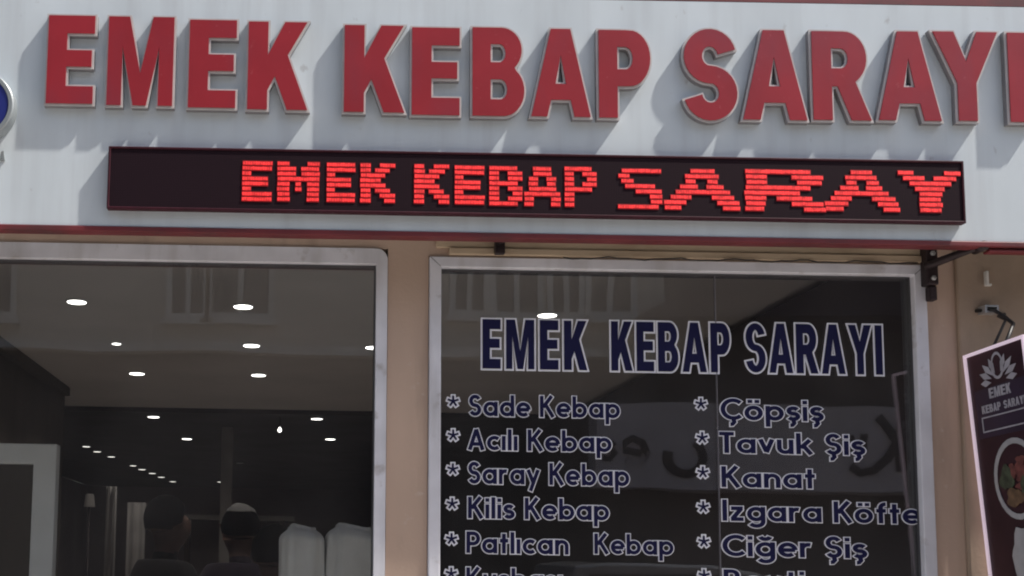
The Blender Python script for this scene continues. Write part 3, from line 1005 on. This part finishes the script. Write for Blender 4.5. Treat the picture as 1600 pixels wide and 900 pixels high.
# ================================================================== FASCIA SIGN
sg = empty('fascia_sign', (0, 0, 0), 'long white fascia with raised red letters reading EMEK KEBAP SARAYI', 'shop sign')
fz0 = at(800, 364.5, 0).z
fz1 = at(1300, 5.5, 0).z
FX0, FX1 = -2.9, 5.2
MB().box(FX0, 0, fz0 + .001, FX1, .03, fz1 - .001).build('panel', M['fascia'], sg)
tr = MB()
tr.box(FX0, -.006, fz0 - .017, FX1, .04, fz0 - .0005)
tr.build('bottom_trim', M['red_trim'], sg, bevel=.003)
MB().box(FX0, -.0004, fz1 + .0005, FX1, .04, fz1 + .06).build('top_trim', M['red_trim'], sg)
MB().box(FX0, .042, fz1 - .02, FX1, YW - .002, fz1 + .04).box(FX0, .032, fz0 + .11, FX1, YW - .002, fz0 + .125).build('box_shelf', M['fascia'], sg)

DEP = .023
def sign_letter(ch, x0, x1, yt, yb_):
    yf = -DEP
    my = (yt + yb_) / 2
    a, b = at(x0, yb_, yf).x, at(x1, my, yf).x
    if ch != 'I' and False: pass
    z1, z0 = at((x0 + x1) / 2, yt, yf).z, at((x0 + x1) / 2, yb_, yf).z
    W, Hh = b - a, z1 - z0
    lps = cap_loops(ch, W, Hh)
    place = lambda u, v, y: Vector((a + u, y, z0 + v))
    lip = .0060
    outer = [grow(lps[0], lip)] + [grow(lp, -lip) for lp in lps[1:]]
    o = MB().prism(outer, place, yf + .0052, -.0008).prism(outer, place, yf, yf + .005, 1).build(
        'letter', [M['return_'], M['lip']], sg, label='raised red letter %s with pale metal edge' % ch)
    MB().prism(lps, place, yf - .0035, yf - .0003).build('face', M['red'], o)
for L in [('E', 71.5, 147, 25, 162), ('M', 166, 271, 27, 165), ('E', 293.5, 369, 32, 168.5), ('K', 386, 481, 35, 171.5),
          ('K', 537, 632, 40.5, 175.5), ('E', 643, 718, 44, 180), ('B', 738, 819, 44, 181.5), ('A', 830, 922, 46, 182.5), ('P', 936, 1016, 48, 184.5),
          ('S', 1069, 1151, 46, 188.5), ('A', 1161, 1259, 48, 187.5), ('R', 1271, 1359, 50, 188), ('A', 1373, 1468, 50, 188.5), ('Y', 1462, 1560, 50.5, 189),
          ('I', 1579, 1613, 52, 191)]:
    sign_letter(*L)

# round blue emblem at the left edge
p = at(-31, 167, -.03)
r_ = .104
em = empty('round_emblem', (p.x, 0, p.z), 'round blue emblem with grey rim at the left end of the fascia', 'emblem')
MB().lathe([(r_ * .98, .001), (r_, .004), (r_, .046), (r_ * .965, .050), (r_ * .86, .050), (r_ * .85, .044)], (p.x, 0, p.z), 'y', 64).build('rim', M['emblem_rim'], em)
MB().lathe([(r_ * .84, .0441), (r_ * .84, .0472), (r_ * .82, .0478)], (p.x, 0, p.z), 'y', 64).build('disc', M['blue'], em)
# two small grey raised marks under it
q = MB()
for i, (dx, dz, wd) in enumerate([(-.04, 0, .018), (-.008, .003, .014)]):
    b = at(4, 244, -.01)
    q.prism([[(b.x + dx, b.z + dz - .014), (b.x + dx + wd, b.z + dz - .014), (b.x + dx + wd * .7, b.z + dz + .014), (b.x + dx + wd * .2, b.z + dz + .010)]], flat, -.010, -.0006)
q.build('raised_mark', M['emblem_rim'], em)

# ================================================================== LED DISPLAY
LD = .026
A = at(168, 276, -LD); B = at(1508, 300, -LD)
ltop = (at(168, 228, -LD).z + at(1508, 251, -LD).z) / 2
lbot = (at(168, 324, -LD).z + at(1508, 350, -LD).z) / 2
led = empty('led_display', (A.x, 0, lbot), 'long black LED ticker under the fascia letters with glowing red words', 'LED sign')
MB().prism([frame_loop(A.x, lbot, B.x, ltop, 0), frame_loop(A.x + .007, lbot + .007, B.x - .007, ltop - .007, 0)], flat, -LD, -.001).build('housing', M['black'], led, bevel=.002)
MB().box(A.x + .0071, -LD + .003, lbot + .0071, B.x - .0071, -.002, ltop - .0071).build('screen', M['led_face'], led)
BM = {  # eight rows from top to bottom
    'E': ['#######', '#######', '##.....', '######.', '######.', '##.....', '#######', '#######'],
    'M': ['##...##', '###.###', '###.###', '#######', '##.#.##', '##.#.##', '##...##', '##...##'],
    'K': ['##..###', '##.###.', '#####..', '####...', '#####..', '##.###.', '##..###', '##...##'],
    'B': ['######.', '##..###', '##..###', '######.', '##..###', '##...##', '##..###', '######.'],
    'A': ['..####..', '..####..', '.##..##.', '.##..##.', '.######.', '########', '##....##', '##....##'],
    'P': ['######.', '##..###', '##...##', '##..###', '######.', '##.....', '##.....', '##.....'],
    's': ['.###########', '###.........', '.###........', '..########..', '.....#######', '.........###', '.........###', '###########.'],
    'a': ['.....####.....', '....######....', '....##..##....', '...###..###...', '..##########..', '.####....####.', '####......####', '###........###'],
    'r': ['##########..', '###....#####', '###.....####', '##########..', '########....', '###..#####..', '###....#####', '###......###'],
    'y': ['###......###', '.####..####.', '..########..', '...######...', '....####....', '....####....', '....####....', '....####....'],
}
def led_letter(ch, x0, x1, yt, yb_, jag):
    ys = -LD + .001
    a, b = at(x0, (yt + yb_) / 2, ys).x, at(x1, (yt + yb_) / 2, ys).x
    mx = (x0 + x1) / 2
    z1, z0 = at(mx, yt, ys).z, at(mx, yb_, ys).z
    rows = BM[ch]
    h = (z1 - z0) / 8
    n = len(rows[0])
    wd = (b - a) / n
    mb = MB()
    rnd = random.Random(ch + str(x0))
    for r, row in enumerate(rows):
        zc = z1 - (r + .5) * h
        i = 0
        while i < n:
            if row[i] == '#':
                j = i
                while j < n and row[j] == '#': j += 1
                ua, ub = a + i * wd - rnd.uniform(0, jag) * wd, a + j * wd + rnd.uniform(-jag, jag * .6) * wd
                mb.box(ua - .001, ys + .0006, zc - h * .5, ub + .001, ys + .0014, zc + h * .5 - .0001, 1)  # dim emissive backing: diode light spilling between the rows, put into the material
                q = max(1, round((ub - ua) / .0075))
                st_ = (ub - ua) / q
                for d_ in range(q):
                    mb.box(ua + d_ * st_ + .0005, ys - .0004, zc - h * (.26 + rnd.uniform(0, .06)), ua + (d_ + 1) * st_ - .0005, ys + .0004, zc + h * (.28 + rnd.uniform(0, .08)), 0)
                i = j
            else:
                i += 1
    mb.build('lit_letter', [M['led'], M['led_glow']], led)
for L in [('E', 379, 425, 251, 315, .1), ('M', 434, 499, 252, 315.5, .1), ('E', 511, 555, 253.5, 316.5, .1), ('K', 564, 617, 254.5, 317.5, .15),
          ('K', 648, 702, 256, 319, .15), ('E', 711, 757, 258, 320, .1), ('B', 765, 816, 259, 322, .1), ('A', 820, 876, 260, 323, .15), ('P', 883, 932, 260, 324, .1),
          ('s', 967, 1034, 263, 327, .3), ('a', 1040, 1157, 263.5, 329, .4), ('r', 1167, 1318, 264.5, 331, .5), ('a', 1291, 1405, 265.5, 331, .4), ('y', 1407, 1503, 266.5, 332.5, .4)]:
    if L[0] == 'r':
        L = ('r', 1167, 1288, 264.5, 331, .4)
    led_letter(*L)

# ================================================================== BRACKETS, CABLES
p0 = at(1443, 430, YW - .03); p1 = at(1461, 430, YW - .03)
zt0, zb0 = at(1452, 384, YW - .03).z, at(1452, 447, YW - .03).z
zb1 = at(1455, 470, YW - .03).z
br = empty('awning_bracket', (p0.x, YW, zb1), 'dark steel awning bracket with diagonal arm at the top right window corner', 'bracket')
MB().box(p0.x, YW - .050, zb0, p1.x, YW - .012, zt0).box(p0.x + .012, YW - .040, zb1, p1.x, YW - .0125, zb0 - .001).build('wall_plate', M['steel'], br, bevel=.004)
arm_a = at(1458, 412, YW - .06); arm_b = at(1532, 384, .02)
MB().tube([arm_a + Vector((-.02, .012, -.006)), arm_a, (arm_a + arm_b) / 2, arm_b], [.012, .013, .012, .011], 10).build('arm', M['steel'], br)
MB().tube([arm_b + Vector((0, -.02, -.004)), arm_b + Vector((0, .03, -.004))], .015, 14).build('pivot', M['steel'], br)
for z in (zt0 - .03, zb0 + .02):
    MB().lathe([(.008, .001), (.008, .006), (.004, .009)], ((p0.x + p1.x) / 2, YW - .050, z), 'y', 6).build('bolt', M['zinc'], br)
# front bar of the rolled awning on the right
a = at(1537, 386, .03)
bar = MB().box(a.x, .004, a.z - .022, FX1 - .3, .036, fz0 - .0215).build('awning_bar', M['red_trim'], None, bevel=.003)
tag(bar, 'maroon bar under the fascia above the menu board', 'awning bar')
# small bracket over the right window
p = at(781, 386, YW - .04)
b2 = empty('awning_hook', (p.x, YW, p.z), 'short dark hook on the header above the window headline', 'hook')
MB().box(p.x - .015, YW - .050, p.z - .022, p.x + .015, YW - .024, p.z + .03).build('hook_plate', M['steel'], b2, bevel=.003)
MB().tube([(p.x - .01, YW - .05, p.z + .008), (p.x + .02, YW - .09, p.z + .014), (p.x + .05, YW - .16, p.z + .03)], .007, 8).build('hook_arm', M['steel'], b2)
# thin cable stapled along the frame
pts = []
for i in range(40):
    x = 880 + i * 14.2
    pts.append(at(x, 402.5 + .0165 * (x - 880) * .9 + 1.5 * sin(i * .9) + .8 * sin(i * 2.3), YW - .026))
tag(MB().tube(pts, .0022, 6).build('cable', M['cable']), 'thin dark cable running along the header above right window', 'cable')
# pale clip on the right pier
p = at(1541, 436, YW - .024)
cl = empty('cable_clip', (p.x, YW - .018, p.z), 'short pale vertical clip on the wall above the menu board', 'clip')
MB().box(p.x - .005, YW - .034, p.z - .022, p.x + .003, YW - .0185, p.z + .024).build('clip_strip', M['opp_trim'], cl, bevel=.002)
MB().box(p.x + .0035, YW - .030, p.z - .022, p.x + .013, YW - .0185, p.z - .016).build('clip_foot', M['opp_trim'], cl)

# ================================================================== PROJECTING MENU BOARD
# stands out from the wall, its foot swung a little to the right
o_ = at(1507, 556, YW - .04)
BW, BH, BT = .285, 1.15, .04
mbd = empty('menu_board', o_, 'dark maroon menu board with pale edges projecting from the right pier', 'menu board')
lean = radians(4.2)
def bp(u, v, d):
    """u out from the wall, v downwards, d off the face towards the left"""
    q = Vector((v * sin(lean) - d * cos(lean), -u, -v * cos(lean) - d * sin(lean)))
    return o_ + q + Vector((0, 0, u * .035))
def bbox(mb, u0, v0, u1, v1, d0, d1, mi=0):
    vs = [bp(u, v, d) for u in (u0, u1) for v in (v0, v1) for d in (d0, d1)]
    mb.add(vs, [(0, 1, 3, 2), (4, 6, 7, 5), (0, 4, 5, 1), (2, 3, 7, 6), (0, 2, 6, 4), (1, 5, 7, 3)], mi)
    return mb
def bpoly(mb, loops, d, th=.0012, mi=0):
    return mb.prism(loops, lambda u, v, y: bp(u, v, d + y), th, 0, mi)
bbox(MB(), .004, .004, BW - .004, BH - .004, -BT, 0).build('panel', M['board'], mbd)
e = MB(); s_ = .009
bbox(e, 0, 0, BW, s_, -BT, .006); bbox(e, 0, BH - s_, BW, BH, -BT, .006)
bbox(e, 0, s_ + .0005, s_, BH - s_ - .0005, -BT, .006); bbox(e, BW - s_, s_ + .0005, BW, BH - s_ - .0005, -BT, .006)
e.build('edge_strip', M['edge'], mbd)
# leaf logo
lg = MB()
c0 = (.150, .108)
for sgn in (-1, 1):
    for k, (a0, ln) in enumerate([(22, .115), (42, .118), (62, .112), (84, .098)]):
        a1 = radians(a0) * sgn
        ux, vy = sin(a1), -cos(a1)
        base = (c0[0] + ux * .035, c0[1] + vy * .030)
        tip = (c0[0] + ux * ln * .86, c0[1] + vy * ln * .70)
        nx, ny = -vy, ux
        w_ = .0105
        mid = ((base[0] * .45 + tip[0] * .55), (base[1] * .45 + tip[1] * .55))
        lg.prism([[base, (mid[0] + nx * w_, mid[1] + ny * w_), tip, (mid[0] - nx * w_, mid[1] - ny * w_)]], lambda u, v, y: bp(u, v, .0008 + y), .0012, 0)
drop = [(c0[0] + .030 * sin(t) * (1.0 if cos(t) < 0 else .9), c0[1] - .048 - .040 * cos(t)) for t in [2 * pi * i / 20 for i in range(20)]]
hole = [(c0[0] + .022 * sin(t), c0[1] - .048 - .032 * cos(t)) for t in [2 * pi * i / 20 for i in range(20)]]
lg.prism([drop, hole], lambda u, v, y: bp(u, v, .0008 + y), .0012, 0)
lg.build('leaf_logo', M['print_w'], mbd)
# dark name box and its lettering
nb = MB()
bpoly(nb, [[(.030, .118), (.272, .112), (.272, .262), (.030, .262)]], .0006, .0008)
nb.build('name_box', M['board_blk'], mbd)
ol = MB()
bpoly(ol, [frame_loop(.052, .200, .262, .246, .015), frame_loop(.056, .204, .258, .242, .012)], .0016)
ol.build('box_outline', M['print_w'], mbd)
def board_caps(text, u0, u1, v0, v1, gap=.16):
    wd = [.34 if c == 'I' else 1.15 if c == 'M' else .86 if c != ' ' else .5 for c in text]
    tot = sum(wd) + gap * (len(wd) - 1)
    k = (u1 - u0) / tot
    mb = MB(); u = u0
    for c, q in zip(text, wd):
        if c != ' ':
            lps = cap_loops(c, q * k, v1 - v0)
            mb.prism([[(p, r) for p, r in lp] for lp in lps], lambda a_, b_, y, u=u: bp(u + a_, v1 - b_, .0016 + y), .0012, 0)
        u += (q + gap) * k
    return mb.build('name_lettering', M['print_w'], mbd)
board_caps('EMEK', .100, .200, .120, .150)
board_caps('KEBAP SARAYI', .058, .258, .166, .190)
# printed dishes
def disc(u, v, ru, rv, n=28, a0=0):
    return [(u + ru * cos(2 * pi * i / n + a0), v + rv * sin(2 * pi * i / n + a0)) for i in range(n)]
def blob(u, v, ru, rv, seed, n=22):
    r_ = random.Random(seed)
    ph = [r_.uniform(0, 6.28) for _ in range(3)]
    return [(u + ru * (1 + .16 * sin(3 * t + ph[0]) + .10 * sin(5 * t + ph[1])) * cos(t), v + rv * (1 + .16 * sin(3 * t + ph[0]) + .1 * sin(7 * t + ph[2])) * sin(t))
            for t in [2 * pi * i / n for i in range(n)]]
for (u, v, sd, ru, rv) in [(.178, .395, 1, .102, .118), (.165, .86, 5, .085, .10)]:
    pl = MB()
    bpoly(pl, [disc(u, v, ru, rv), disc(u, v, ru * .86, rv * .86)], .0008)
    pl.build('printed_plate', M['plate'], mbd)
    f1 = MB()
    rr_ = random.Random(sd)
    for q in range(11):
        aa = rr_.uniform(0, 6.28); dd = rr_.uniform(.0, .55)
        bpoly(f1, [blob(u + .012 + ru * dd * cos(aa), v - rv * .22 + rv * dd * .8 * sin(aa), ru * rr_.uniform(.12, .24), rv * rr_.uniform(.10, .18), sd * 20 + q, 14)], .0016 + q * .00008)
    f1.build('printed_meat', M['meat'], mbd)
    f2 = MB()
    bpoly(f2, [blob(u - ru * .42, v - .005, ru * .30, rv * .30, sd + 1)], .0022)
    bpoly(f2, [blob(u + ru * .40, v + rv * .22, ru * .26, rv * .24, sd + 2)], .0024)
    f2.build('printed_salad', M['green'], mbd)
    f3 = MB()
    bpoly(f3, [blob(u - .012, v + rv * .45, ru * .40, rv * .22, sd + 3)], .0028)
    f3.build('printed_bread', M['bread'], mbd)
r5 = MB()
bpoly(r5, [blob(.185, .615, .070, .075, 21)], .0012)
r5.build('printed_rice', M['plate'], mbd)
# bracket and cable that hold it
p = at(1549, 483, YW - .05)
hb = empty('board_bracket', (p.x, YW - .018, p.z), 'small zinc wall bracket with black cable above the menu board', 'bracket')
MB().prism([frame_loop(p.x - .022, p.z - .012, p.x + .020, p.z + .012, 0), frame_loop(p.x - .016, p.z - .006, p.x + .014, p.z + .006, 0)], flat, YW - .055, YW - .0185).build('loop', M['zinc'], hb)
ce = bp(.17, .0, -.02)
MB().tube([(p.x - .03, YW - .02, p.z), (p.x - .002, YW - .06, p.z - .004), (p.x + .012, YW - .09, p.z - .03), (p.x + .02, YW - .12, p.z - .06), ce], .0055, 8).build('cord', M['cable'], hb)
MB().tube([(p.x + .06, YW - .02, p.z - .008), (p.x + .02, YW - .05, p.z - .022), (p.x + .01, YW - .10, p.z - .045), bp(.09, 0, -.03)], .004, 8).build('cord', M['cable'], hb)

# ================================================================== ACROSS THE STREET (seen mirrored in the glass)
YO = -13.0
DO = (YG - EYE.y) + (YG - YO)                        # length of the mirrored path
def mir(px, py, Y=YO):
    """point of the plane y = Y whose mirror image in the shop glass falls on pixel (px, py)"""
    q = at(px, py, 2 * YG - Y)
    return Vector((q.x, Y, q.z))
ob = empty('opposite_building', (0, YO, 0), 'beige block across the street mirrored in the shop glass', 'building')
zs0, zs1 = mir(700, 648).z, mir(700, 560).z          # its ground-floor band
xR = mir(1040, 600).x
MB().box(-22, YO - 8, zs1, xR, YO, 13.5).build('wall', M['opp_wall'], ob)
MB().box(-22, YO - 7.9, 0, xR - .01, YO - .06, zs1 - .003).build('shop_front', M['opp_shop'], ob)
MB().box(-22, YO - .002, zs1 + .02, xR - .02, YO + .10, zs1 + .16).build('string_course', M['opp_trim'], ob)
def far_window(x0, z0, x1, z1):
    f = MB().prism([frame_loop(x0 - .09, z0 - .09, x1 + .09, z1 + .09, 0), frame_loop(x0, z0, x1, z1, 0)], lambda u, v, y: Vector((u, YO - y, v)), -.06, .0)
    xm = (x0 + x1) / 2
    f.box(xm - .04, YO + .004, z0 + .001, xm + .04, YO + .05, z1 - .001)
    f = f.build('window', M['opp_trim'], ob)
    MB().box(x0 + .001, YO + .002, z0 + .001, x1 - .001, YO + .003, z1 - .001).build('pane', M['opp_glass'], f)
    MB().box(x0 - .15, YO + .001, z0 - .18, x1 + .15, YO + .16, z0 - .095).build('sill', M['opp_trim'], f)
for a, b in [(268, 318), (330, 420), (-120, 20), (710, 756), (775, 838), (862, 905), (925, 985)]:
    l, r = mir(a, 450).x, mir(b, 450).x
    z0 = mir((a + b) / 2, 488).z
    far_window(l, z0, r, z0 + 1.7)
    far_window(l, z0 + 3.1, r, z0 + 4.7)
# dark neighbour with a sloping awning on the right
nbld = empty('neighbour_building', (xR + 6, YO, 0), 'dark grey building with a shop sign mirrored in the right window', 'building')
MB().box(xR + .02, YO - 8, 0, xR + 16, YO - .3, 9.0).build('wall', M['opp_dark'], nbld)
sA, sB = mir(935, 760, YO + .4), mir(1600, 640, YO + .4)
MB().box(sA.x, YO - .29, sA.z, sB.x, YO + .4, sB.z).build('sign_panel', M['opp_sign'], nbld)
for a, b, y0, y1 in [(1308, 1360, 443, 449), (1320, 1440, 474, 480), (1200, 1440, 482, 486)]:
    u, v = mir(a, y1), mir(b, y0)
    MB().box(u.x, YO - .28, u.z, v.x, YO + .02, v.z).build('sign_strip', M['opp_trim'], nbld)
# its dark lettering, readable only in reverse
def sign_strokes(strokes, Y, hw, name):
    mb = MB()
    for k, pts in enumerate(strokes):
        q = [(mir(x, y, Y).x, mir(x, y, Y).z) for x, y in pts]
        mb.prism([ribbon_loop(q, hw)], lambda u, v, y: Vector((u, Y + y, v)), .03 + .002 * k, .0)
    return mb.build(name, M['opp_letter'], nbld)
Yl = YO + .402
sign_strokes([[(1408, 650), (1404, 690), (1407, 736)], [(1402, 690), (1384, 668), (1370, 652)], [(1402, 690), (1388, 716), (1368, 734), (1346, 738), (1330, 728)]], Yl, .055, 'sign_letter')
sign_strokes([[(1352, 676), (1351, 698), (1342, 707), (1332, 702), (1330, 678)]], Yl, .05, 'sign_letter')
sign_strokes([arc(1068, 712, 26, 27, -60, 200, 16)], Yl, .06, 'sign_letter')
sign_strokes([[(1012, 706), (978, 702), (980, 690), (992, 684), (1006, 690), (1012, 704), (1006, 716), (990, 722), (980, 718)]], Yl, .05, 'sign_letter')
sign_strokes([[(962, 690), (955, 698), (963, 706), (955, 716), (946, 714)]], Yl, .045, 'sign_letter')
# sloping awning
aw = MB()
pA, pB, pC = mir(995, 494, YO + 1.2), mir(1112, 428, YO + 1.2), mir(1700, 428, YO + 1.2)
pD = mir(1700, 494, YO + 1.2)
aw.prism([[(pA.x, pA.z), (pD.x, pD.z), (pC.x, pC.z), (pB.x, pB.z)]], lambda u, v, y: Vector((u, YO + y, v)), 1.2, 0.0)
tag(aw.build('awning', M['awning']), 'dark sloping awning across the street mirrored in the right window', 'awning')

# parked car, its roof mirrored low in the right window
Yc = -5.35
zr = mir(990, 880, Yc).z
ca, cb = mir(862, 882, Yc).x, mir(1122, 886, Yc).x
cxm = (ca + cb) / 2 + .15
car = empty('parked_car', (cxm, Yc, -.13), 'grey hatchback at the kerb mirrored low in the right window', 'car')
gz = -.13
prof = [(-2.0, .35), (-2.02, .62), (-1.9, .80), (-1.0, .95), (ca - cxm + .02, zr - gz - .03), (ca - cxm + .25, zr - gz), (cb - cxm - .3, zr - gz - .005),
        (cb - cxm + .05, zr - gz - .06), (1.62, 1.02), (1.80, .92), (1.84, .55), (1.80, .32)]
def carp(u, v, y):
    k = 1 - .16 * max(0, (v - .9)) / .65
    return Vector((cxm + u, Yc + y * k, gz + v))
MB().prism([prof], carp, -.86, .86).build('body', M['car'], car, bevel=.05)
for s in (-1, 1):
    g1 = [(-.86, 1.0), (ca - cxm + .12, zr - gz - .09), (.1, zr - gz - .07), (.1, 1.0)]
    g2 = [(.16, 1.0), (.16, zr - gz - .07), (cb - cxm - .1, zr - gz - .10), (1.35, 1.04)]
    for g in (g1, g2):
        MB().prism([g], carp, s * .862, s * .875).build('side_window', M['opp_glass'], car)
    for u in (-1.25, 1.2):
        wv = MB().lathe([(.30, 0), (.32, .03), (.32, .17), (.30, .20)], (cxm + u, Yc + s * .80 + .10, gz + .325), 'y', 28).build('wheel', M['tyre'], car)
        MB().lathe([(.20, 0), (.20, .215), (.05, .225)], (cxm + u, Yc + s * .80 + .11, gz + .325), 'y', 20).build('rim', M['rim'], wv)
    MB().box(cxm - 1.99, Yc + s * .62 - .15, gz + .62, cxm - 1.90, Yc + s * .62 + .15, gz + .74).build('headlight', M['headlight'], car)
    MB().box(cxm + 1.78, Yc + s * .70 - .09, gz + .72, cxm + 1.85, Yc + s * .70 + .09, gz + .92).build('tail_light', M['tail'], car)
